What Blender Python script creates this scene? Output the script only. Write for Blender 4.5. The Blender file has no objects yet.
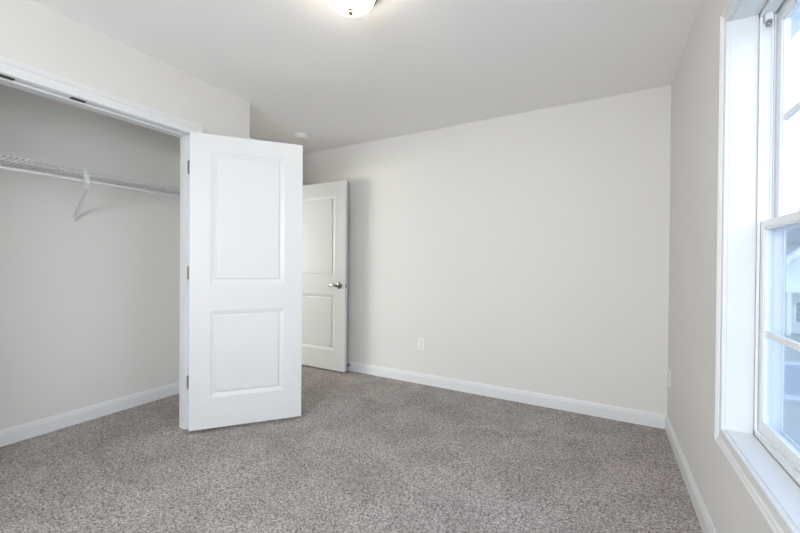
import bpy, bmesh, math, random
from mathutils import Vector, Matrix

random.seed(7)
S = bpy.context.scene
COL = S.collection

# ---------------------------------------------------------------- camera
CAM_H, YAW, PIT, ROL, FPX = 1.1572, 0.5099, -0.0063, 0.0079, 365.778
fw = Vector((-math.sin(YAW) * math.cos(PIT), math.cos(YAW) * math.cos(PIT), math.sin(PIT)))
rt = Vector((math.cos(YAW), math.sin(YAW), 0))
up = rt.cross(fw)
r2 = rt * math.cos(ROL) + up * math.sin(ROL)
u2 = -rt * math.sin(ROL) + up * math.cos(ROL)
cd = bpy.data.cameras.new('camera')
cd.sensor_width = 36.0
cd.lens = FPX / 800 * 36.0
cd.clip_start = 0.02
cd.clip_end = 500
cam = bpy.data.objects.new('camera', cd)
COL.objects.link(cam)
cam.matrix_world = Matrix(((r2.x, u2.x, -fw.x, 0), (r2.y, u2.y, -fw.y, 0), (r2.z, u2.z, -fw.z, CAM_H), (0, 0, 0, 1)))
S.camera = cam

# ---------------------------------------------------------------- light and exposure
SKY_STRENGTH = 0.54
REAR_FILL_WATTS = 16.5
HALL_FILL_WATTS = 39.0
LAMP_GLOW = 2.8
EXPOSURE = 3.13
S.view_settings.view_transform = 'Standard'
S.view_settings.look = 'None'
S.view_settings.gamma = 1.0
S.view_settings.use_curve_mapping = False
S.view_settings.exposure = EXPOSURE
S.cycles.max_bounces = 14
S.cycles.diffuse_bounces = 8
S.cycles.transparent_max_bounces = 16
S.cycles.sample_clamp_indirect = 8.0

w = bpy.data.worlds.new('overcast_sky')
S.world = w
w.use_nodes = True
nt = w.node_tree
nt.nodes.clear()
wo = nt.nodes.new('ShaderNodeOutputWorld')
wb = nt.nodes.new('ShaderNodeBackground')
tc = nt.nodes.new('ShaderNodeTexCoord')
sx = nt.nodes.new('ShaderNodeSeparateXYZ')
rp = nt.nodes.new('ShaderNodeValToRGB')
rp.color_ramp.elements[0].position = 0.40
rp.color_ramp.elements[0].color = (0.70, 0.82, 1.0, 1)
rp.color_ramp.elements[1].position = 0.9
rp.color_ramp.elements[1].color = (0.36, 0.58, 1.0, 1)
nt.links.new(tc.outputs['Generated'], sx.inputs[0])
nt.links.new(sx.outputs['Z'], rp.inputs[0])
nt.links.new(rp.outputs[0], wb.inputs[0])
wb.inputs[1].default_value = SKY_STRENGTH
nt.links.new(wb.outputs[0], wo.inputs[0])


def area(name, loc, direction, sx_, sy_, watts, colour, portal=False):
    l = bpy.data.lights.new(name, 'AREA')
    l.shape = 'RECTANGLE'
    l.size = sx_
    l.size_y = sy_
    l.energy = watts
    l.color = colour
    if portal:
        l.cycles.is_portal = True
    o = bpy.data.objects.new(name, l)
    COL.objects.link(o)
    o.location = loc
    o.rotation_euler = Vector(direction).to_track_quat('-Z', 'Y').to_euler()
    return o


# ---------------------------------------------------------------- dimensions (metres)
XR, D, H = 0.3995, 3.197, 2.44        # right wall, back wall, ceiling
XC, XCI = -2.481, -2.588              # closet wall: room face, closet face
YC = 1.9625                           # outer corner of the closet wall
YREAR = -1.5
XCB = -3.284                          # closet back wall
XH = -3.170                           # wall holding the hall door
XRO = 0.555                           # outer face of the right wall
WY0, WY1, WZ0, WZ1 = 0.915, 1.777, 0.552, 2.063   # clear opening of the window in the right wall
HW0, HW1 = 0.35, 1.55                  # clear opening of the unseen hall-end window added for fill light (y)
RW0, RW1 = -1.45, 0.0               # clear opening of the rear window, added to let fill light in (x)
OY0, OY1, OZ = 0.0, 1.491, 2.036      # closet opening
HY0, HY1 = 2.293, 3.105               # hall door opening

area('window_daylight', (XRO + 0.03, (WY0 + WY1) / 2, (WZ0 + WZ1) / 2), (-1, 0, 0), WZ1 - WZ0, WY1 - WY0, 1.0, (1, 1, 1), portal=True)
area('rear_window_fill', ((RW0 + RW1) / 2, YREAR - 0.30, (WZ0 + WZ1) / 2), (0, 1, 0), RW1 - RW0, WZ1 - WZ0, REAR_FILL_WATTS, (1.0, 0.972, 0.93))  # added fill outside the made-up rear window, evens out the room light

area('hall_window_fill', (-6.62, (HW0 + HW1) / 2, (WZ0 + WZ1) / 2), (1, 0, 0), WZ1 - WZ0, HW1 - HW0, HALL_FILL_WATTS, (1.0, 0.945, 0.79))  # added fill through the doorway, lifts the hall door and recess


# ---------------------------------------------------------------- materials
def new_mat(name):
    m = bpy.data.materials.new(name)
    m.use_nodes = True
    b = m.node_tree.nodes['Principled BSDF']
    return m, m.node_tree, b


def plain(name, col, rough=0.5, metal=0.0, bump=0.0, bscale=200.0, spec=0.5):
    m, t, b = new_mat(name)
    b.inputs['Base Color'].default_value = (*col, 1)
    b.inputs['Roughness'].default_value = rough
    b.inputs['Metallic'].default_value = metal
    b.inputs['Specular IOR Level'].default_value = spec
    if bump:
        n = t.nodes.new('ShaderNodeTexNoise')
        n.inputs['Scale'].default_value = bscale
        n.inputs['Detail'].default_value = 3
        c = t.nodes.new('ShaderNodeTexCoord')
        bp = t.nodes.new('ShaderNodeBump')
        bp.inputs['Strength'].default_value = bump
        bp.inputs['Distance'].default_value = 0.002
        t.links.new(c.outputs['Object'], n.inputs['Vector'])
        t.links.new(n.outputs['Fac'], bp.inputs['Height'])
        t.links.new(bp.outputs['Normal'], b.inputs['Normal'])
    return m


M_WALL = plain('greige_wall_paint', (0.730, 0.713, 0.690), 0.75, bump=0.12, bscale=260, spec=0.25)
M_CEIL = plain('flat_ceiling_paint', (0.875, 0.868, 0.858), 0.9, bump=0.15, bscale=220, spec=0.15)
M_TRIM = plain('white_trim_paint', (0.745, 0.755, 0.765), 0.35, spec=0.4)
M_DOOR = plain('white_door_paint', (0.715, 0.725, 0.735), 0.38, bump=0.05, bscale=400, spec=0.4)
M_VINYL = plain('white_window_vinyl', (0.78, 0.80, 0.83), 0.3)
M_PLATE = plain('white_plastic', (0.82, 0.82, 0.81), 0.3)
M_DARK = plain('dark_slot', (0.02, 0.02, 0.02), 0.6)
M_NICKEL = plain('satin_nickel', (0.30, 0.27, 0.22), 0.24, metal=1.0)
M_HINGE = plain('brushed_nickel_hinge', (0.38, 0.37, 0.36), 0.42, metal=1.0)
M_STRIKE = plain('dark_bronze_plate', (0.07, 0.065, 0.06), 0.45, metal=0.6)
M_WIRE = plain('white_coated_wire', (0.66, 0.67, 0.68), 0.35)
M_RUBBER = plain('white_rubber', (0.6, 0.6, 0.6), 0.7)
M_FINIAL = plain('bronzed_finial', (0.20, 0.15, 0.11), 0.5, metal=0.4)
M_CHROME = plain('chrome_spring', (0.5, 0.5, 0.5), 0.2, metal=1.0)


TUFT = 185.0


def carpet_mat():
    m, t, b = new_mat('taupe_cut_pile_carpet')
    L = t.links.new
    c = t.nodes.new('ShaderNodeTexCoord')

    def node(kind, **kw):
        n = t.nodes.new(kind)
        for k, x in kw.items():
            n.inputs[k].default_value = x
        if 'Vector' in n.inputs:
            L(c.outputs['Object'], n.inputs['Vector'])
        return n

    def math_(op, a, b_):
        n = t.nodes.new('ShaderNodeMath')
        n.operation = op
        for k, x in enumerate((a, b_)):
            if isinstance(x, (int, float)):
                n.inputs[k].default_value = x
            else:
                L(x, n.inputs[k])
        return n.outputs[0]
    tuft = node('ShaderNodeTexVoronoi', Scale=TUFT)                     # each tuft its own tone
    sep = t.nodes.new('ShaderNodeSeparateColor')
    L(tuft.outputs['Color'], sep.inputs[0])
    clump = node('ShaderNodeTexNoise', Scale=75.0, Detail=3.0, Roughness=0.65)
    brush = node('ShaderNodeTexNoise', Scale=3.4, Detail=4.0, Roughness=0.55, Distortion=0.6)
    mixv = math_('ADD', math_('MULTIPLY', sep.outputs[0], 0.62), math_('MULTIPLY', math_('ADD', math_('MULTIPLY', clump.outputs['Fac'], 2.6), -0.8), 0.38))
    r1 = t.nodes.new('ShaderNodeValToRGB')
    e = r1.color_ramp.elements
    e[0].position = 0.12
    e[0].color = (0.150, 0.132, 0.129, 1)
    e[1].position = 0.88
    e[1].color = (0.620, 0.572, 0.560, 1)
    k = e.new(0.5)
    k.color = (0.372, 0.337, 0.320, 1)
    L(mixv, r1.inputs[0])
    mr = t.nodes.new('ShaderNodeMapRange')
    mr.inputs['From Min'].default_value = 0.38
    mr.inputs['From Max'].default_value = 0.62
    mr.inputs['To Min'].default_value = 0.89
    mr.inputs['To Max'].default_value = 1.08
    L(brush.outputs['Fac'], mr.inputs['Value'])
    mx = t.nodes.new('ShaderNodeMix')
    mx.data_type = 'RGBA'
    mx.blend_type = 'MULTIPLY'
    mx.inputs['Factor'].default_value = 1.0
    L(r1.outputs[0], mx.inputs[6])
    L(mr.outputs[0], mx.inputs[7])
    L(mx.outputs[2], b.inputs['Base Color'])
    b.inputs['Roughness'].default_value = 1.0
    b.inputs['Specular IOR Level'].default_value = 0.03
    bp = t.nodes.new('ShaderNodeBump')
    bp.inputs['Strength'].default_value = 0.5
    bp.inputs['Distance'].default_value = 0.005
    L(mixv, bp.inputs['Height'])
    L(bp.outputs['Normal'], b.inputs['Normal'])
    return m


M_CARPET = carpet_mat()


def glass_mat(name, tint):
    m = bpy.data.materials.new(name)
    m.use_nodes = True
    t = m.node_tree
    t.nodes.clear()
    o = t.nodes.new('ShaderNodeOutputMaterial')
    tr = t.nodes.new('ShaderNodeBsdfTransparent')
    tr.inputs[0].default_value = (*tint, 1)
    gl = t.nodes.new('ShaderNodeBsdfGlossy')
    gl.inputs['Roughness'].default_value = 0.0
    mx = t.nodes.new('ShaderNodeMixShader')
    lw = t.nodes.new('ShaderNodeLayerWeight')
    lw.inputs['Blend'].default_value = 0.5
    pw = t.nodes.new('ShaderNodeMath')
    pw.operation = 'POWER'
    pw.inputs[1].default_value = 5.0
    ma = t.nodes.new('ShaderNodeMath')
    ma.operation = 'MULTIPLY_ADD'
    ma.inputs[1].default_value = 0.6
    ma.inputs[2].default_value = 0.03
    t.links.new(lw.outputs['Facing'], pw.inputs[0])
    t.links.new(pw.outputs[0], ma.inputs[0])
    t.links.new(ma.outputs[0], mx.inputs[0])
    t.links.new(tr.outputs[0], mx.inputs[1])
    t.links.new(gl.outputs[0], mx.inputs[2])
    t.links.new(mx.outputs[0], o.inputs[0])
    return m


M_GLASS = glass_mat('clear_window_glass', (0.94, 0.97, 0.99))


def screen_mat():
    m = bpy.data.materials.new('insect_screen_mesh')
    m.use_nodes = True
    t = m.node_tree
    t.nodes.clear()
    o = t.nodes.new('ShaderNodeOutputMaterial')
    tr = t.nodes.new('ShaderNodeBsdfTransparent')
    df = t.nodes.new('ShaderNodeBsdfDiffuse')
    df.inputs[0].default_value = (0.22, 0.245, 0.29, 1)
    mx = t.nodes.new('ShaderNodeMixShader')
    mx.inputs[0].default_value = 0.33
    t.links.new(tr.outputs[0], mx.inputs[1])
    t.links.new(df.outputs[0], mx.inputs[2])
    t.links.new(mx.outputs[0], o.inputs[0])
    return m


M_SCREEN = screen_mat()


def lamp_glass():
    m, t, b = new_mat('lit_frosted_glass')
    b.inputs['Base Color'].default_value = (0.9, 0.88, 0.84, 1)
    b.inputs['Roughness'].default_value = 0.4
    b.inputs['Emission Color'].default_value = (1.0, 0.88, 0.72, 1)
    b.inputs['Emission Strength'].default_value = LAMP_GLOW
    return m


M_LAMP = lamp_glass()


def siding(name, col, step=0.12):
    m, t, b = new_mat(name)
    c = t.nodes.new('ShaderNodeTexCoord')
    s = t.nodes.new('ShaderNodeSeparateXYZ')
    mm = t.nodes.new('ShaderNodeMath')
    mm.operation = 'DIVIDE'
    mm.inputs[1].default_value = step
    fr = t.nodes.new('ShaderNodeMath')
    fr.operation = 'FRACT'
    bp = t.nodes.new('ShaderNodeBump')
    bp.inputs['Distance'].default_value = 0.02
    t.links.new(c.outputs['Object'], s.inputs[0])
    t.links.new(s.outputs['Z'], mm.inputs[0])
    t.links.new(mm.outputs[0], fr.inputs[0])
    t.links.new(fr.outputs[0], bp.inputs['Height'])
    t.links.new(bp.outputs['Normal'], b.inputs['Normal'])
    b.inputs['Base Color'].default_value = (*col, 1)
    b.inputs['Roughness'].default_value = 0.7
    return m


M_SIDING = siding('grey_green_siding', (0.36, 0.41, 0.41))
M_GABLE = siding('pale_siding', (0.76, 0.79, 0.79))
M_EXTTRIM = plain('white_exterior_trim', (0.84, 0.85, 0.86), 0.5)
M_EXTGLASS = plain('house_window_glass', (0.16, 0.19, 0.24), 0.15)
M_SHINGLE = plain('grey_shingles', (0.22, 0.23, 0.25), 0.9, bump=0.4, bscale=8)
M_GROUND = plain('winter_lawn', (0.29, 0.295, 0.26), 1.0, bump=0.3, bscale=4)
M_STREET = plain('asphalt_street', (0.21, 0.235, 0.27), 0.9, bump=0.2, bscale=20)
M_CURB = plain('pale_concrete', (0.45, 0.47, 0.50), 0.9)
M_BARK = plain('grey_bark', (0.16, 0.15, 0.15), 0.9)


# ---------------------------------------------------------------- mesh helpers
class MB:
    def __init__(s):
        s.b = bmesh.new()

    def box(s, x0, x1, y0, y1, z0, z1, bev=0.0):
        b = bmesh.new()
        bmesh.ops.create_cube(b, size=1.0)
        for v in b.verts:
            v.co = Vector(((x0 + x1) / 2 + v.co.x * (x1 - x0), (y0 + y1) / 2 + v.co.y * (y1 - y0), (z0 + z1) / 2 + v.co.z * (z1 - z0)))
        if bev:
            bmesh.ops.bevel(b, geom=b.edges[:], offset=bev, segments=2, affect='EDGES', profile=0.5)
        s._add(b)
        return s

    def _add(s, b):
        me = bpy.data.meshes.new('tmp')
        b.to_mesh(me)
        b.free()
        s.b.from_mesh(me)
        bpy.data.meshes.remove(me)

    def cyl(s, p, q, r, n=16, r1=None):
        p, q = Vector(p), Vector(q)
        d = q - p
        b = bmesh.new()
        bmesh.ops.create_cone(b, cap_ends=True, segments=n, radius1=r, radius2=r if r1 is None else r1, depth=d.length)
        rot = d.to_track_quat('Z', 'Y').to_matrix()
        for v in b.verts:
            v.co = rot @ v.co + (p + q) / 2
        s._add(b)
        return s

    def tube(s, pts, r, n=8):
        pts = [Vector(p) for p in pts]
        b = s.b
        rings = []
        prev = None
        for i, p in enumerate(pts):
            d = (pts[min(i + 1, len(pts) - 1)] - pts[max(i - 1, 0)]).normalized()
            a = prev if prev is not None else (Vector((0, 0, 1)) if abs(d.z) < 0.9 else Vector((1, 0, 0)))
            u = (a - d * a.dot(d)).normalized()
            prev = u
            v = d.cross(u)
            rr = r[i] if isinstance(r, (list, tuple)) else r
            rings.append([b.verts.new(p + (u * math.cos(t) + v * math.sin(t)) * rr) for t in [2 * math.pi * k / n for k in range(n)]])
        for a, c in zip(rings, rings[1:]):
            for k in range(n):
                b.faces.new((a[k], a[(k + 1) % n], c[(k + 1) % n], c[k]))
        b.faces.new(list(reversed(rings[0])))
        b.faces.new(rings[-1])
        return s

    def lathe(s, prof, n=48, centre=(0, 0, 0), M=None):
        # prof: (radius, z) pairs from one end to the other
        b = s.b
        C = Vector(centre)
        rings = []
        for (r, z) in prof:
            if r < 1e-6:
                p = Vector((0, 0, z))
                rings.append([b.verts.new(C + (M @ p if M else p))])
            else:
                ring = []
                for k in range(n):
                    t = 2 * math.pi * k / n
                    p = Vector((r * math.cos(t), r * math.sin(t), z))
                    ring.append(b.verts.new(C + (M @ p if M else p)))
                rings.append(ring)
        for a, c in zip(rings, rings[1:]):
            if len(a) == 1 and len(c) == 1:
                continue
            for k in range(n):
                k2 = (k + 1) % n
                if len(a) == 1:
                    b.faces.new((a[0], c[k], c[k2]))
                elif len(c) == 1:
                    b.faces.new((a[k], c[0], a[k2]))
                else:
                    b.faces.new((a[k], c[k], c[k2], a[k2]))
        return s

    def sweep(s, path, prof, fn, closed):
        """mitred moulding. path: 2-D corner points with the opening on the right-hand side of travel's left... prof: (outward, proud).
        fn(u, v, proud) -> 3-D point."""
        n = len(path)
        P = [Vector(p) for p in path]

        def outn(a, c):
            d = (c - a).normalized()
            return Vector((d.y, -d.x))
        offs = []
        for i in range(n):
            ns = []
            if closed or i > 0:
                ns.append(outn(P[i - 1], P[i]))
            if closed or i < n - 1:
                ns.append(outn(P[i], P[(i + 1) % n]))
            if len(ns) == 1:
                offs.append(ns[0])
            else:
                m = ns[0] + ns[1]
                offs.append(m / (1 + ns[0].dot(ns[1])))
        b = s.b
        loops = []
        for i in range(n):
            loops.append([b.verts.new(fn(*(P[i] + offs[i] * o), h)) for (o, h) in prof])
        for i in range(n if closed else n - 1):
            a, c = loops[i], loops[(i + 1) % n]
            for k in range(len(prof)):
                k2 = (k + 1) % len(prof)
                b.faces.new((a[k], a[k2], c[k2], c[k]))
        if not closed:
            b.faces.new(loops[0])
            b.faces.new(list(reversed(loops[-1])))
        return s

    def prism(s, poly, fn, d0, d1):
        """poly: 2-D outline, fn(u, v, d) -> point"""
        b = s.b
        A = [b.verts.new(fn(u, v, d0)) for u, v in poly]
        B = [b.verts.new(fn(u, v, d1)) for u, v in poly]
        b.faces.new(A)
        b.faces.new(list(reversed(B)))
        n = len(poly)
        for k in range(n):
            b.faces.new((A[k], B[k], B[(k + 1) % n], A[(k + 1) % n]))
        return s

    def build(s, name, mat, parent=None, smooth=None, local=False):
        b = s.b
        bmesh.ops.recalc_face_normals(b, faces=b.faces[:])
        if parent is not None and not local:
            off = Vector((0, 0, 0))
            q = parent
            while q is not None:
                off += q.location
                q = q.parent
            bmesh.ops.translate(b, verts=b.verts[:], vec=-off)
        me = bpy.data.meshes.new(name)
        b.to_mesh(me)
        b.free()
        me.materials.append(mat)
        if smooth is not None:
            for p in me.polygons:
                p.use_smooth = True
            me.set_sharp_from_angle(angle=math.radians(smooth))
        o = bpy.data.objects.new(name, me)
        COL.objects.link(o)
        if parent is not None:
            o.parent = parent
        return o


def tag(o, label, cat, kind=None, group=None):
    o['label'] = label
    o['category'] = cat
    if kind:
        o['kind'] = kind
    if group:
        o['group'] = group
    return o


def empty(name, loc, rz=0.0):
    o = bpy.data.objects.new(name, None)
    o.empty_display_size = 0.1
    COL.objects.link(o)
    o.location = loc
    o.rotation_euler = (0, 0, rz)
    return o


# ================================================================ ROOM SHELL
o = MB().box(-6.4, XRO, YREAR - 0.15, D + 0.15, -0.2, 0.0).build('floor', M_CARPET)
tag(o, 'speckled taupe cut-pile carpet covering the bedroom floor', 'carpet', 'structure')
o = MB().box(-6.4, XRO, YREAR - 0.15, D + 0.15, H, H + 0.15).build('ceiling', M_CEIL)
tag(o, 'flat pale grey-white painted ceiling over the bedroom', 'ceiling', 'structure')

o = MB().box(-6.4, XRO, D, D + 0.15, 0, H).build('wall_back', M_WALL)
tag(o, 'wide blank greige wall behind the open hall door, with one outlet low down', 'wall', 'structure')

m = MB()
g = 0.02
m.box(XR, XRO, YREAR, WY0 - g, 0, H)
m.box(XR, XRO, WY1 + g, D, 0, H)
m.box(XR, XRO, WY0 - g, WY1 + g, 0, WZ0 - g)
m.box(XR, XRO, WY0 - g, WY1 + g, WZ1 + g, H)
tag(m.build('wall_right', M_WALL), 'greige wall on the right holding the tall window', 'wall', 'structure')

m = MB()
m.box(-6.4, RW0 - g, YREAR - 0.15, YREAR, 0, H)
m.box(RW1 + g, XRO, YREAR - 0.15, YREAR, 0, H)
m.box(RW0 - g, RW1 + g, YREAR - 0.15, YREAR, 0, WZ0 - g)
m.box(RW0 - g, RW1 + g, YREAR - 0.15, YREAR, WZ1 + g, H)
tag(m.build('wall_rear', M_WALL), 'greige wall behind the camera with an added fill-light window', 'wall', 'structure')

m = MB()
m.box(XCI, XC, YREAR, OY0 - g, 0, H)
m.box(XCI, XC, OY1 + g, YC, 0, H)
m.box(XCI, XC, OY0 - g, OY1 + g, OZ + g, H)
m.box(XH - 0.3, XCI, YC - 0.08, YC, 0, H)
tag(m.build('wall_left', M_WALL), 'greige wall on the left around the wide closet opening', 'wall', 'structure')

o = MB().box(XCB - 0.1, XCB, YREAR, YC - 0.08, 0, H).build('wall_closet', M_WALL)
tag(o, 'greige back wall inside the closet behind the wire shelf', 'wall', 'structure')

m = MB()
m.box(XH - 0.115, XH, YC, HY0 - g, 0, H)
m.box(XH - 0.115, XH, HY1 + g, D, 0, H)
m.box(XH - 0.115, XH, HY0 - g, HY1 + g, OZ + g, H)
m.box(-6.4, -6.3, YREAR, HW0 - g, 0, H)
m.box(-6.4, -6.3, HW1 + g, D, 0, H)
m.box(-6.4, -6.3, HW0 - g, HW1 + g, 0, WZ0 - g)
m.box(-6.4, -6.3, HW0 - g, HW1 + g, WZ1 + g, H)
tag(m.build('wall_hall', M_WALL), 'greige wall of the entry recess around the hall doorway', 'wall', 'structure')


# ---------------------------------------------------------------- baseboards
BASE = [(0, 0), (0.014, 0), (0.014, 0.072), (0.011, 0.078), (0.011, 0.086), (0.007, 0.094), (0.004, 0.101), (0, 0.101)]


def baseboard(name, p0, p1, nrm, label, more=()):
    m = MB()
    for a, c, nn in [(p0, p1, nrm)] + list(more):
        a, c, nn = Vector(a), Vector(c), Vector(nn)
        d = c - a
        L = d.length
        d.normalize()
        m.prism(BASE, lambda u, v, t, a=a, d=d, nn=nn: Vector((*(a + d * t + nn * u), v)), 0, L)
    return tag(m.build(name, M_TRIM), label, 'baseboard', 'structure')


baseboard('baseboard_back', (XH, D), (XR, D), (0, -1), 'white baseboard along the foot of the wide back wall')
baseboard('baseboard_right', (XR, YREAR), (XR, D - 0.014), (-1, 0), 'white baseboard running under the tall window')
baseboard('baseboard_closet', (XCB, YREAR), (XCB, YC - 0.08), (1, 0), 'white baseboard along the back wall inside the closet',
          [((XCB + 0.014, YC - 0.08), (XCI, YC - 0.08), (0, -1))])
baseboard('baseboard_left', (XC, OY1 + 0.083), (XC, YC), (1, 0), 'white baseboard beside the closet door, on the closet wall end',
          [((XH, YC), (XC + 0.014, YC), (0, 1)), ((XC, YREAR), (XC, OY0 - 0.083), (1, 0)), ((XH, YC), (XH, HY0 - 0.085), (1, 0))])
baseboard('baseboard_rear', (XC, YREAR), (XR, YREAR), (0, 1), 'white baseboard on the wall behind the camera')

# ---------------------------------------------------------------- closet doorway trim
CASING = [(0.0, 0.0), (0.0, 0.012), (0.004, 0.014), (0.012, 0.014), (0.017, 0.010), (0.044, 0.012), (0.050, 0.017), (0.056, 0.015), (0.062, 0.018), (0.076, 0.018), (0.078, 0.015), (0.078, 0.0)]
t1 = empty('trim_1', (XC, (OY0 + OY1) / 2, 0))
tag(t1, 'white jambs and casing framing the wide closet opening', 'door frame', 'structure')
r = 0.002
MB().sweep([(OY0 - r, 0), (OY0 - r, OZ + r), (OY1 + r, OZ + r), (OY1 + r, 0)][::-1], CASING,
           lambda u, v, h: Vector((XC + h, u, v)), False).build('casing', M_TRIM, t1)
m = MB()
m.box(XCI - 0.004, XC, OY1, OY1 + g, 0, OZ + g)
m.box(XCI - 0.004, XC, OY0 - g, OY0, 0, OZ + g)
m.box(XCI - 0.004, XC, OY0, OY1, OZ, OZ + g)
m.build('jamb', M_TRIM, t1)
m = MB()
m.box(XCI - 0.004, XC - 0.044, OY1 - 0.011, OY1 + 0.001, 0, OZ - 0.011, 0.002)
m.box(XCI - 0.004, XC - 0.044, OY0 - 0.001, OY0 + 0.011, 0, OZ - 0.011, 0.002)
m.box(XCI - 0.004, XC - 0.044, OY0, OY1, OZ - 0.011, OZ + 0.001, 0.002)
m.build('door_stop_strip', M_TRIM, t1)
for yc in (0.603, 0.881):
    m = MB()
    m.box(XC - 0.036, XC - 0.006, yc - 0.032, yc + 0.032, OZ - 0.004, OZ + 0.001, 0.0012)
    pl = m.build('catch_plate', M_STRIKE, t1)
    pl['label'] = 'dark metal ball-catch plate'

# ---------------------------------------------------------------- hall doorway trim
t2 = empty('trim_2', (XH, (HY0 + HY1) / 2, 0))
tag(t2, 'white jambs and casing around the hall doorway in the recess', 'door frame', 'structure')
MB().sweep([(HY0 - r, 0), (HY0 - r, OZ + r), (HY1 + r, OZ + r), (HY1 + r, 0)][::-1], CASING,
           lambda u, v, h: Vector((XH + h, u, v)), False).build('casing', M_TRIM, t2)
m = MB()
m.box(XH - 0.115, XH, HY1, HY1 + g, 0, OZ + g)
m.box(XH - 0.115, XH, HY0 - g, HY0, 0, OZ + g)
m.box(XH - 0.115, XH, HY0, HY1, OZ, OZ + g)
m.build('jamb', M_TRIM, t2)


# ================================================================ DOORS
def door_slab(W, Ht, stile, rails, th):
    """two moulded panels on both faces. local: x along the door, y thickness (front at -th), z up from 0.
    rails: (z of panel edges) [b0, b1, b2, b3]"""
    m = MB()
    b = m.b
    xs = [0, stile, W - stile, W]
    zs = [0] + list(rails) + [Ht]
    steps = [(0.0, 0.0), (0.002, 0.0008), (0.018, 0.0062), (0.027, 0.0090), (0.0315, 0.0095), (0.0345, 0.0088), (0.0385, 0.0035), (0.0415, 0.0025)]
    for yf, sg in ((-th, 1), (0.0, -1)):
        for i in range(3):
            for j in range(5):
                x0, x1, z0, z1 = xs[i], xs[i + 1], zs[j], zs[j + 1]
                if i == 1 and j in (1, 3):
                    prev = None
                    for (ins, dep) in steps:
                        y = yf + sg * dep
                        q = [b.verts.new((a, y, c)) for a, c in ((x0 + ins, z0 + ins), (x1 - ins, z0 + ins), (x1 - ins, z1 - ins), (x0 + ins, z1 - ins))]
                        if prev:
                            for k in range(4):
                                b.faces.new((prev[k], prev[(k + 1) % 4], q[(k + 1) % 4], q[k]))
                        prev = q
                    b.faces.new(prev)
                else:
                    b.faces.new([b.verts.new((a, yf, c)) for a, c in ((x0, z0), (x1, z0), (x1, z1), (x0, z1))])
    for x in (0, W):
        for j in range(5):
            b.faces.new([b.verts.new(p) for p in ((x, -th, zs[j]), (x, 0, zs[j]), (x, 0, zs[j + 1]), (x, -th, zs[j + 1]))])
    for z in (0, Ht):
        for i in range(3):
            b.faces.new([b.verts.new(p) for p in ((xs[i], -th, z), (xs[i + 1], -th, z), (xs[i + 1], 0, z), (xs[i], 0, z))])
    bmesh.ops.remove_doubles(b, verts=b.verts[:], dist=1e-5)
    return m


def hinges(root, zlist, Z0, jamb_dir):
    for z in zlist:
        h = MB()
        h.cyl((0, 0, z - 0.045), (0, 0, z + 0.045), 0.0058, 14)
        h.cyl((0, 0, z + 0.045), (0, 0, z + 0.050), 0.0068, 14)
        h.cyl((0, 0, z - 0.050), (0, 0, z - 0.045), 0.0068, 14)
        hn = h.build('hinge', M_HINGE, root, smooth=40, local=True)
        hn['label'] = 'nickel butt hinge'
        l = MB()
        l.box(0.0005, 0.0032, -0.034, 0.0, z - 0.044, z + 0.044)
        l.build('leaf', M_HINGE, hn, local=True)
        a = Vector(jamb_dir)
        l2 = MB()
        p = Vector((-a.y, a.x, 0)) * 0.0012
        a3 = Vector((a.x, a.y, 0))
        pts = [(-p), (p), (a3 * 0.030 + p), (a3 * 0.030 - p)]
        l2.prism([(q.x, q.y) for q in pts], lambda u, v, d: Vector((u, v, d)), z - 0.044, z + 0.044)
        l2.build('leaf', M_HINGE, hn, local=True)


TH = 0.035
DZ = 0.022
# closet door, swung about 140 degrees open on the right-hand jamb
CA = math.radians(50.08)
PX, PY = -2.4610, 1.4735
d1 = empty('door_1', (PX, PY, 0), CA)
tag(d1, 'white two-panel closet door standing wide open on its three hinges', 'door', 'structure')
W1, HT1 = 0.7335, 2.010
m = door_slab(W1, HT1, 0.124, [0.210, 0.807, 0.989, 1.898], TH)
for v in m.b.verts:
    v.co += Vector((0.003, -0.002, DZ))
m.build('door_leaf', M_DOOR, d1, local=True)
ja = math.radians(180) - CA          # towards -x in the door's own frame
hinges(d1, (1.807, 1.087, 0.338), DZ, (math.cos(ja), math.sin(ja)))

# hall door, folded back against the back wall
d2 = empty('door_2', (-3.160, 3.102, 0), 0.0)
tag(d2, 'white two-panel hall door with a lever, open against the back wall', 'door', 'structure')
W2, HT2 = 0.784, 2.018
m = door_slab(W2, HT2, 0.140, [0.210, 0.808, 0.996, 1.868], TH)
for v in m.b.verts:
    v.co += Vector((0.003, -0.002, 0.016))
m.build('door_leaf', M_DOOR, d2, local=True)
hinges(d2, (1.765, 1.087, 0.345), DZ, (0, 1))


def lever(side):
    # side -1: room face seen from the camera, +1: face towards the wall
    yf = -0.037 if side < 0 else -0.002
    cx, cz = 0.712, 0.925
    s = side
    h = MB()
    Mx = Matrix.Rotation(math.radians(90 if s < 0 else -90), 3, 'X')
    h.lathe([(0.0, -0.001), (0.033, 0.0), (0.033, 0.004), (0.030, 0.009), (0.022, 0.012), (0.0, 0.013)], 32, (cx, yf, cz), Mx)
    lv = h.build('lever_handle', M_NICKEL, d2, smooth=40, local=True)
    lv['label'] = 'satin nickel lever handle'
    a = MB()
    a.cyl((cx, yf + s * 0.010, cz), (cx, yf + s * 0.045, cz), 0.011, 18)
    pts = [(cx + 0.004, yf + s * 0.044, cz), (cx - 0.022, yf + s * 0.047, cz + 0.001), (cx - 0.045, yf + s * 0.046, cz + 0.008), (cx - 0.068, yf + s * 0.044, cz + 0.010),
           (cx - 0.090, yf + s * 0.042, cz + 0.003), (cx - 0.108, yf + s * 0.040, cz - 0.007), (cx - 0.116, yf + s * 0.038, cz - 0.008)]
    a.tube(pts, [0.011, 0.0105, 0.009, 0.008, 0.007, 0.006, 0.004], 10)
    a.build('lever', M_NICKEL, lv, smooth=60, local=True)


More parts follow.
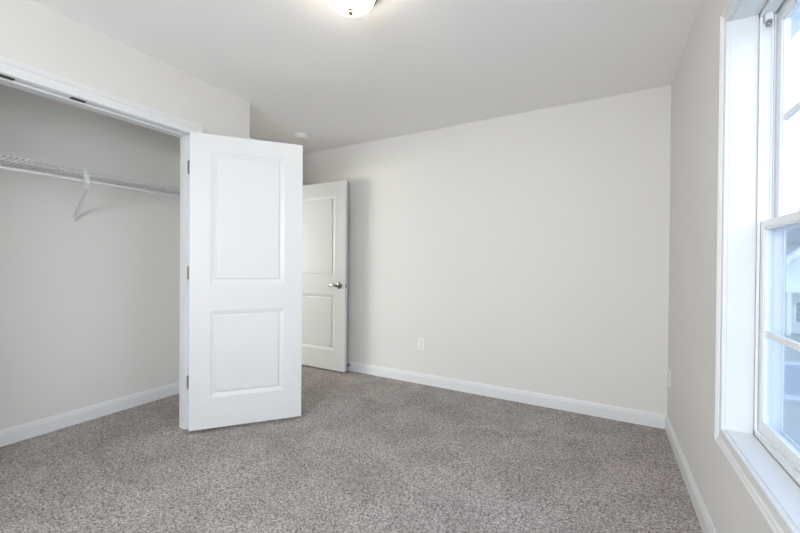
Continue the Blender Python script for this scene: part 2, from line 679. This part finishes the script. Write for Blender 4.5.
lever(-1)
m = MB()
m.box(W2 + 0.002, W2 + 0.0045, -0.034, -0.005, 0.898, 0.954, 0.001)
lp = m.build('latch_plate', M_VINYL, d2, local=True)
lp['label'] = 'pale latch plate on the door edge'
for zc in (0.913, 0.937):
    m = MB()
    m.box(W2 + 0.004, W2 + 0.0055, -0.033, -0.012, zc - 0.007, zc + 0.007)
    m.build('latch_opening', M_DARK, lp, local=True)

# ================================================================ WINDOWS
WCAS = [(0.0, 0.0), (0.0, 0.012), (0.004, 0.0145), (0.012, 0.0145), (0.017, 0.009), (0.022, 0.010), (0.040, 0.010), (0.043, 0.016), (0.047, 0.012), (0.056, 0.014), (0.060, 0.019), (0.064, 0.017), (0.064, 0.0)]


def window(name, fn, u0, u1, label, grille_cols):
    """fn(u, d, z): u along the wall, d depth (0 at the room face, positive outward), z up"""
    def F(m):
        for v in m.b.verts:
            v.co = fn(v.co.x, v.co.y, v.co.z)
        return m

    root = empty(name, fn((u0 + u1) / 2, 0.0, WZ0))
    tag(root, label, 'window', 'structure')
    z0, z1 = WZ0, WZ1

    def rect(e):
        return [(u0 - e, z0 - e), (u0 - e, z1 + e), (u1 + e, z1 + e), (u1 + e, z0 - e)][::-1]

    def ring(m, e_in, e_out, da, db):
        m.box(u0 - e_out, u0 - e_in, da, db, z0 - e_out, z1 + e_out)
        m.box(u1 + e_in, u1 + e_out, da, db, z0 - e_out, z1 + e_out)
        m.box(u0 - e_in, u1 + e_in, da, db, z0 - e_out, z0 - e_in)
        m.box(u0 - e_in, u1 + e_in, da, db, z1 + e_in, z1 + e_out)
        return m
    MB().sweep(rect(0.004), WCAS, lambda u, v, h: fn(u, -h, v), True).build('casing', M_TRIM, root)
    F(ring(MB(), 0.0, 0.0195, -0.001, 0.076)).build('jamb_lining', M_TRIM, root)
    # vinyl frame: lip, two tracks, outer flange
    m = MB()
    ring(m, -0.003, 0.018, 0.076, 0.152)
    for da, db, pr in ((0.076, 0.083, 0.012), (0.108, 0.113, 0.011), (0.1155, 0.1185, 0.008), (0.146, 0.152, 0.012)):
        m.box(u0, u0 + pr, da, db, z0, z1)
        m.box(u1 - pr, u1, da, db, z0, z1)
        m.box(u0, u1, da, db, z1 - pr - 0.006, z1)
    m.box(u0, u1, 0.076, 0.152, z0, z0 + 0.020)
    m.box(u0, u1, 0.079, 0.084, z0, z0 + 0.028)
    m.box(u0, u1, 0.080, 0.152, z1 - 0.014, z1)
    F(m).build('window_frame', M_VINYL, root)

    def sash(zb, zt, da, db, rb, rtp, st, gl, muntins, nm):
        s = MB()
        ua, ub = u0 + 0.006, u1 - 0.006
        s.box(ua, ua + st, da, db, zb, zt, 0.002)
        s.box(ub - st, ub, da, db, zb, zt, 0.002)
        s.box(ua + st - 0.001, ub - st + 0.001, da, db, zb, zb + rb, 0.002)
        s.box(ua + st - 0.001, ub - st + 0.001, da, db, zt - rtp, zt, 0.002)
        # glazing bead
        i = 0.006
        s.box(ua + st - 0.001, ua + st + i, gl - 0.008, gl + 0.008, zb + rb, zt - rtp)
        s.box(ub - st - i, ub - st + 0.001, gl - 0.008, gl + 0.008, zb + rb, zt - rtp)
        s.box(ua + st, ub - st, gl - 0.008, gl + 0.008, zb + rb - 0.001, zb + rb + i)
        s.box(ua + st, ub - st, gl - 0.008, gl + 0.008, zt - rtp - i, zt - rtp + 0.001)
        so = F(s).build(nm, M_VINYL, root)
        p = MB().box(ua + st, ub - st, gl - 0.002, gl + 0.002, zb + rb, zt - rtp)
        F(p).build('pane', M_GLASS, so)
        k = MB()
        for zm in muntins:
            k.box(ua + st, ub - st, gl - 0.006, gl + 0.006, zm - 0.010, zm + 0.010)
        for c in range(1, grille_cols):
            uc = ua + (ub - ua) * c / grille_cols
            k.box(uc - 0.009, uc + 0.009, gl - 0.0055, gl + 0.0055, zb + rb, zt - rtp)
        F(k).build('grille', M_VINYL, so)
        return so
    lo = sash(z0 + 0.021, 1.320, 0.085, 0.107, 0.036, 0.026, 0.036, 0.096, (0.926,), 'lower_sash')
    sash(1.284, z1 - 0.016, 0.121, 0.144, 0.036, 0.040, 0.040, 0.134, (1.668,), 'upper_sash')
    uc = (u0 + u1) / 2
    k = MB().box(uc - 0.03, uc + 0.03, 0.086, 0.112, 1.319, 1.331, 0.003)
    F(k).build('sash_lock', M_VINYL, lo)
    # sash stop block in the head of the inner track
    k = MB()
    k.box(u1 - 0.028, u1 - 0.002, 0.086, 0.106, z1 - 0.040, z1 - 0.013, 0.002)
    sb = F(k).build('balance_block', M_VINYL, root)
    k = MB()
    k.box(u1 - 0.030, u1 - 0.012, 0.090, 0.102, z1 - 0.056, z1 - 0.038, 0.002)
    F(k).build('balance_hook', M_HINGE, sb)
    # half insect screen outside the lower sash
    k = MB()
    for a in ((u0 + 0.001, u0 + 0.010, z0 + 0.02, 1.30), (u1 - 0.010, u1 - 0.001, z0 + 0.02, 1.30), (u0, u1, z0 + 0.02, z0 + 0.032), (u0, u1, 1.290, 1.302)):
        k.box(a[0], a[1], 0.147, 0.151, a[2], a[3])
    sc = F(k).build('screen_frame', M_VINYL, root)
    k = MB().box(u0 + 0.01, u1 - 0.01, 0.1485, 0.1495, z0 + 0.03, 1.292)
    F(k).build('screen_mesh', M_SCREEN, sc)
    return root


window('window_1', lambda u, d, z: Vector((XR + d, u, z)), WY0, WY1, 'tall white single-hung window with horizontal grille bar in each sash', 1)
window('rear_fill_window', lambda u, d, z: Vector((-u, YREAR - d, z)), -RW1, -RW0, 'wide white single-hung window added for fill light in the wall behind the camera', 2)
window('hall_fill_window', lambda u, d, z: Vector((-6.3 - d, -u, z)), -HW1, -HW0, 'unseen white single-hung window added for fill light at the far end of the hall', 2)

# ================================================================ THINGS IN THE ROOM
# ceiling light
LX, LY = -1.036, 1.366
cl = empty('ceiling_light', (LX, LY, H))
tag(cl, 'lit flush-mount frosted glass dome light with nickel finial on the ceiling', 'ceiling light')
m = MB().lathe([(0, 0), (0.138, 0), (0.140, -0.008), (0.134, -0.018), (0.130, -0.032), (0.122, -0.036), (0.114, -0.034), (0.0, -0.030)], 64)
m.build('pan', M_NICKEL, cl, smooth=35, local=True)
prof = [(0.116, -0.026)]
R, dep = 0.116, 0.080
for k in range(1, 19):
    t = math.pi / 2 * k / 18
    prof.append((R * math.cos(t) if k < 18 else 0.0, -0.030 - dep * math.sin(t)))
MB().lathe(prof, 64).build('glass_dome', M_LAMP, cl, smooth=60, local=True)
zf = -0.030 - dep
m = MB().lathe([(0, zf + 0.003), (0.013, zf + 0.002), (0.014, zf - 0.003), (0.009, zf - 0.006), (0.0125, zf - 0.011), (0.0125, zf - 0.016), (0.008, zf - 0.022), (0, zf - 0.024)], 24)
m.build('finial', M_FINIAL, cl, smooth=40, local=True)

# smoke detector
sd = empty('smoke_detector', (-2.648, 2.705, H))
tag(sd, 'small round white smoke detector on the ceiling above the open doors', 'smoke detector')
MB().lathe([(0, 0), (0.066, 0), (0.066, -0.010), (0.062, -0.013), (0, -0.013)], 48).build('base', M_PLATE, sd, smooth=35, local=True)
MB().lathe([(0, -0.013), (0.056, -0.013), (0.057, -0.024), (0.052, -0.034), (0.040, -0.039), (0, -0.040)], 48).build('cover', M_PLATE, sd, smooth=35, local=True)
MB().lathe([(0, -0.039), (0.009, -0.039), (0.008, -0.042), (0, -0.0425)], 24, (0.022, -0.01, 0)).build('test_button', M_RUBBER, sd, smooth=40, local=True)


# electrical outlets
def outlet(name, pos, fn, label):
    root = empty(name, pos)
    tag(root, label, 'outlet', group='wall outlets')

    def F(m):
        for v in m.b.verts:
            v.co = fn(v.co.x, v.co.y, v.co.z)
        return m
    F(MB().box(-0.035, 0.035, 0.0, 0.0055, -0.0575, 0.0575, 0.0022)).build('cover_plate', M_PLATE, root, local=True)
    for zc in (0.0195, -0.0195):
        k = MB().box(-0.0165, 0.0165, 0.005, 0.0075, zc - 0.0145, zc + 0.0145, 0.001)
        rc = F(k).build('receptacle', M_PLATE, root, local=True)
        k = MB()
        k.box(-0.0085, -0.0060, 0.0070, 0.0078, zc - 0.002, zc + 0.007)
        k.box(0.0055, 0.0080, 0.0070, 0.0078, zc - 0.003, zc + 0.008)
        k.box(-0.0025, 0.0025, 0.0070, 0.0078, zc - 0.011, zc - 0.006)
        F(k).build('slots', M_DARK, rc, local=True)
    k = MB().cyl((0, 0.005, 0), (0, 0.0072, 0), 0.0032, 12)
    F(k).build('plate_screw', M_PLATE, root, local=True)
    return root


outlet('electrical_outlet', (-1.545, D, 0.385), lambda u, d, z: Vector((u, -d, z)), 'white duplex outlet low on the wide blank back wall')
outlet('electrical_outlet', (XR, 3.105, 0.388), lambda u, d, z: Vector((-d, u, z)), 'white outlet seen edge-on by the room corner, on the window wall')

# spring door stop on the back wall's baseboard
ds = empty('door_stop', (-2.400, D - 0.014, 0.062))
tag(ds, 'small metal spring door stop on the baseboard behind the hall door', 'door stop')
MB().cyl((0, 0, 0), (0, -0.006, 0), 0.013, 20).build('mount', M_CHROME, ds, smooth=40, local=True)
pts = []
for k in range(97):
    t = k / 8 * 2 * math.pi
    rr = 0.0085 - 0.002 * k / 96
    pts.append((rr * math.cos(t), -0.005 - 0.060 * k / 96, rr * math.sin(t)))
MB().tube(pts, 0.0016, 6).build('spring', M_CHROME, ds, smooth=60, local=True)
MB().lathe([(0, 0), (0.008, 0), (0.0085, 0.008), (0.006, 0.012), (0, 0.0125)], 20, (0, -0.063, 0), Matrix.Rotation(math.radians(90), 3, 'X')).build('rubber_tip', M_RUBBER, ds, smooth=40, local=True)

# wire closet shelf with hang rod and brace
XS = XCB + 0.305
ZS = 1.764
Y0S, Y1S = YREAR + 0.02, YC - 0.085
ws = empty('wire_shelf', (XCB, 0.70, ZS - 0.08))
tag(ws, 'white ventilated wire shelf with hang rod along the closet back wall', 'wire shelf')
m = MB()
y = Y0S + 0.01
while y < Y1S:
    m.tube([(XCB + 0.006, y, ZS), (XS - 0.004, y, ZS), (XS, y, ZS - 0.003), (XS, y, ZS - 0.032)], 0.0018, 5)
    y += 0.0262
m.build('deck_wires', M_WIRE, ws, smooth=60)
for (x, z, rr) in ((XCB + 0.006, ZS - 0.005, 0.003), (XCB + 0.155, ZS - 0.005, 0.003), (XS - 0.004, ZS - 0.005, 0.003), (XS - 0.003, ZS - 0.032, 0.003)):
    MB().cyl((x, Y0S, z), (x, Y1S, z), rr, 8).build('rail_wire', M_WIRE, ws, smooth=60)
MB().cyl((XS + 0.004, Y0S, 1.686), (XS + 0.004, Y1S, 1.686), 0.0085, 14).build('hang_rod', M_WIRE, ws, smooth=60)


def brace(yb, yw):
    b = MB()
    b.box(XS - 0.014, XS - 0.005, yb - 0.014, yb + 0.014, 1.634, ZS + 0.004, 0.002)
    b.box(XS - 0.010, XS + 0.014, yb - 0.014, yb + 0.014, 1.664, 1.6775, 0.002)
    b.box(XS + 0.0125, XS + 0.0165, yb - 0.014, yb + 0.014, 1.670, 1.694, 0.001)
    bo = b.build('support_brace', M_WIRE, ws)
    b = MB()
    p, q = Vector((XS - 0.010, yb, 1.647)), Vector((XCB + 0.010, yw, 1.475))
    for e in (-0.0075, 0.0075):
        b.cyl(p + Vector((0, e, 0)), q + Vector((0, e, 0)), 0.0055, 8)
    b.box(XCB, XCB + 0.010, yw - 0.013, yw + 0.013, 1.446, 1.492, 0.002)
    b.build('strut', M_WIRE, bo, smooth=50)
    b = MB()
    b.cyl((XCB + 0.009, yw, 1.458), (XCB + 0.013, yw, 1.458), 0.0045, 10)
    b.build('screw', M_HINGE, bo, smooth=50)


brace(1.097, 1.140)
brace(0.10, 0.14)
for yb in (0.25, 0.62, 0.98, 1.40, 1.75):
    b = MB()
    b.box(XCB, XCB + 0.012, yb - 0.008, yb + 0.008, ZS - 0.014, ZS + 0.010, 0.002)
    b.build('wall_clip', M_WIRE, ws)

# ================================================================ OUTSIDE THE WINDOW
GZ = -4.0
o = MB().box(-60, 120, -60, 140, GZ - 0.5, GZ).build('ground', M_GROUND)
tag(o, 'dull winter lawn outside beyond the window', 'lawn', 'structure')
o = MB().box(XRO, XRO + 0.36, YREAR - 1, D + 1, 2.45, 2.60).build('roof_eave', M_EXTTRIM)
tag(o, 'pale eave soffit overhanging the outside of the window', 'eave', 'structure')
o = MB().box(2.5, 60, 20.0, 26.5, GZ, GZ + 0.02).build('street', M_STREET)
tag(o, 'grey asphalt street crossing in front of the house outside', 'street', 'structure')
for ya, nm in ((19.4, 'near side'), (26.5, 'far side')):
    o = MB().box(2.5, 60, ya, ya + 0.6, GZ, GZ + 0.14, 0.02).build('curb', M_CURB)
    tag(o, 'pale concrete curb on the ' + nm + ' of the street outside', 'curb', 'structure')

hs = empty('house', (16.0, 40.0, GZ))
tag(hs, 'pale sided house with a white-trimmed gable across the street outside', 'house')
fy = lambda u, v, d: Vector((u, 40 + d, v))
MB().box(9.0, 24.0, 40.6, 50, GZ, 3.2).build('main_wall', M_SIDING, hs)
m = MB()
m.prism([(8.4, 3.1), (24.6, 3.1), (16.5, 6.0)], fy, 0.2, 10.5)
m.build('roof', M_SHINGLE, hs)
m = MB()
m.prism([(11.9, GZ), (11.9, 0.85), (15.8, 4.55), (19.7, 0.85), (19.7, GZ)], fy, 0.0, 0.7)
m.build('gable_wall', M_GABLE, hs)
m = MB()
m.prism([(11.3, 0.35), (11.3, 0.75), (15.8, 5.10), (20.3, 0.75), (20.3, 0.35), (15.8, 4.60)], fy, -0.35, 0.7)
m.build('rake_trim', M_EXTTRIM, hs)
m = MB()
m.prism([(11.6, -0.75), (24.0, -0.75), (24.0, -0.45), (11.6, -0.25)], fy, -1.6, 0.1)
m.build('porch_roof', M_EXTTRIM, hs)
for xa, za in ((12.95, -3.2), (15.2, -3.2), (13.2, 0.5), (16.6, 0.5)):
    f = MB()
    f.box(xa, xa + 1.3, 39.93, 40.0, za, za + 1.75)
    fo = f.build('window_trim', M_EXTTRIM, hs)
    f = MB()
    for i in range(2):
        for j in range(4):
            f.box(xa + 0.12 + i * 0.55, xa + 0.12 + i * 0.55 + 0.5, 39.91, 39.95, za + 0.12 + j * 0.39, za + 0.12 + j * 0.39 + 0.34)
    f.build('glazing', M_EXTGLASS, fo)
for xa in (12.15, 16.0, 19.6):
    MB().box(xa, xa + 0.22, 38.6, 38.85, GZ, -0.72).build('porch_post', M_EXTTRIM, hs)


def tree(x, y, h, label):
    root = empty('bare_tree', (x, y, GZ))
    tag(root, label, 'tree', group='bare trees outside')
    tr, tw = MB(), MB()

    def grow(m, p, d, L, r_, depth):
        pts, rad = [p], [r_]
        q = p.copy()
        dd = d.copy()
        for i in range(4):
            dd = (dd + Vector((random.uniform(-.18, .18), random.uniform(-.18, .18), random.uniform(-.05, .14)))).normalized()
            q = q + dd * L / 4
            pts.append(q.copy())
            rad.append(r_ * (1 - 0.13 * (i + 1)))
        m.tube(pts, rad, 6 if depth < 2 else 4)
        if depth < 5:
            for i in range(3 if depth < 4 else 3):
                k = random.choice((2, 3, 4, 4))
                a = random.uniform(0, 2 * math.pi)
                side = Vector((math.cos(a), math.sin(a), random.uniform(0.3, 1.1))).normalized()
                nd = (dd * 0.6 + side * 0.65).normalized()
                grow(tw, pts[k], nd, L * random.uniform(0.6, 0.8), rad[k] * 0.62, depth + 1)
    grow(tr, Vector((x, y, GZ)), Vector((0, 0, 1)), h * 0.36, h * 0.016, 0)
    tr.build('trunk', M_BARK, root, smooth=60)
    tw.build('branches', M_BARK, root, smooth=60)


tree(18.35, 56.0, 21.0, 'bare grey tree standing behind the house outside, closest to its gable')
tree(21.8, 60.0, 22.0, 'bare grey tree farther back and to the right of the gable outside')
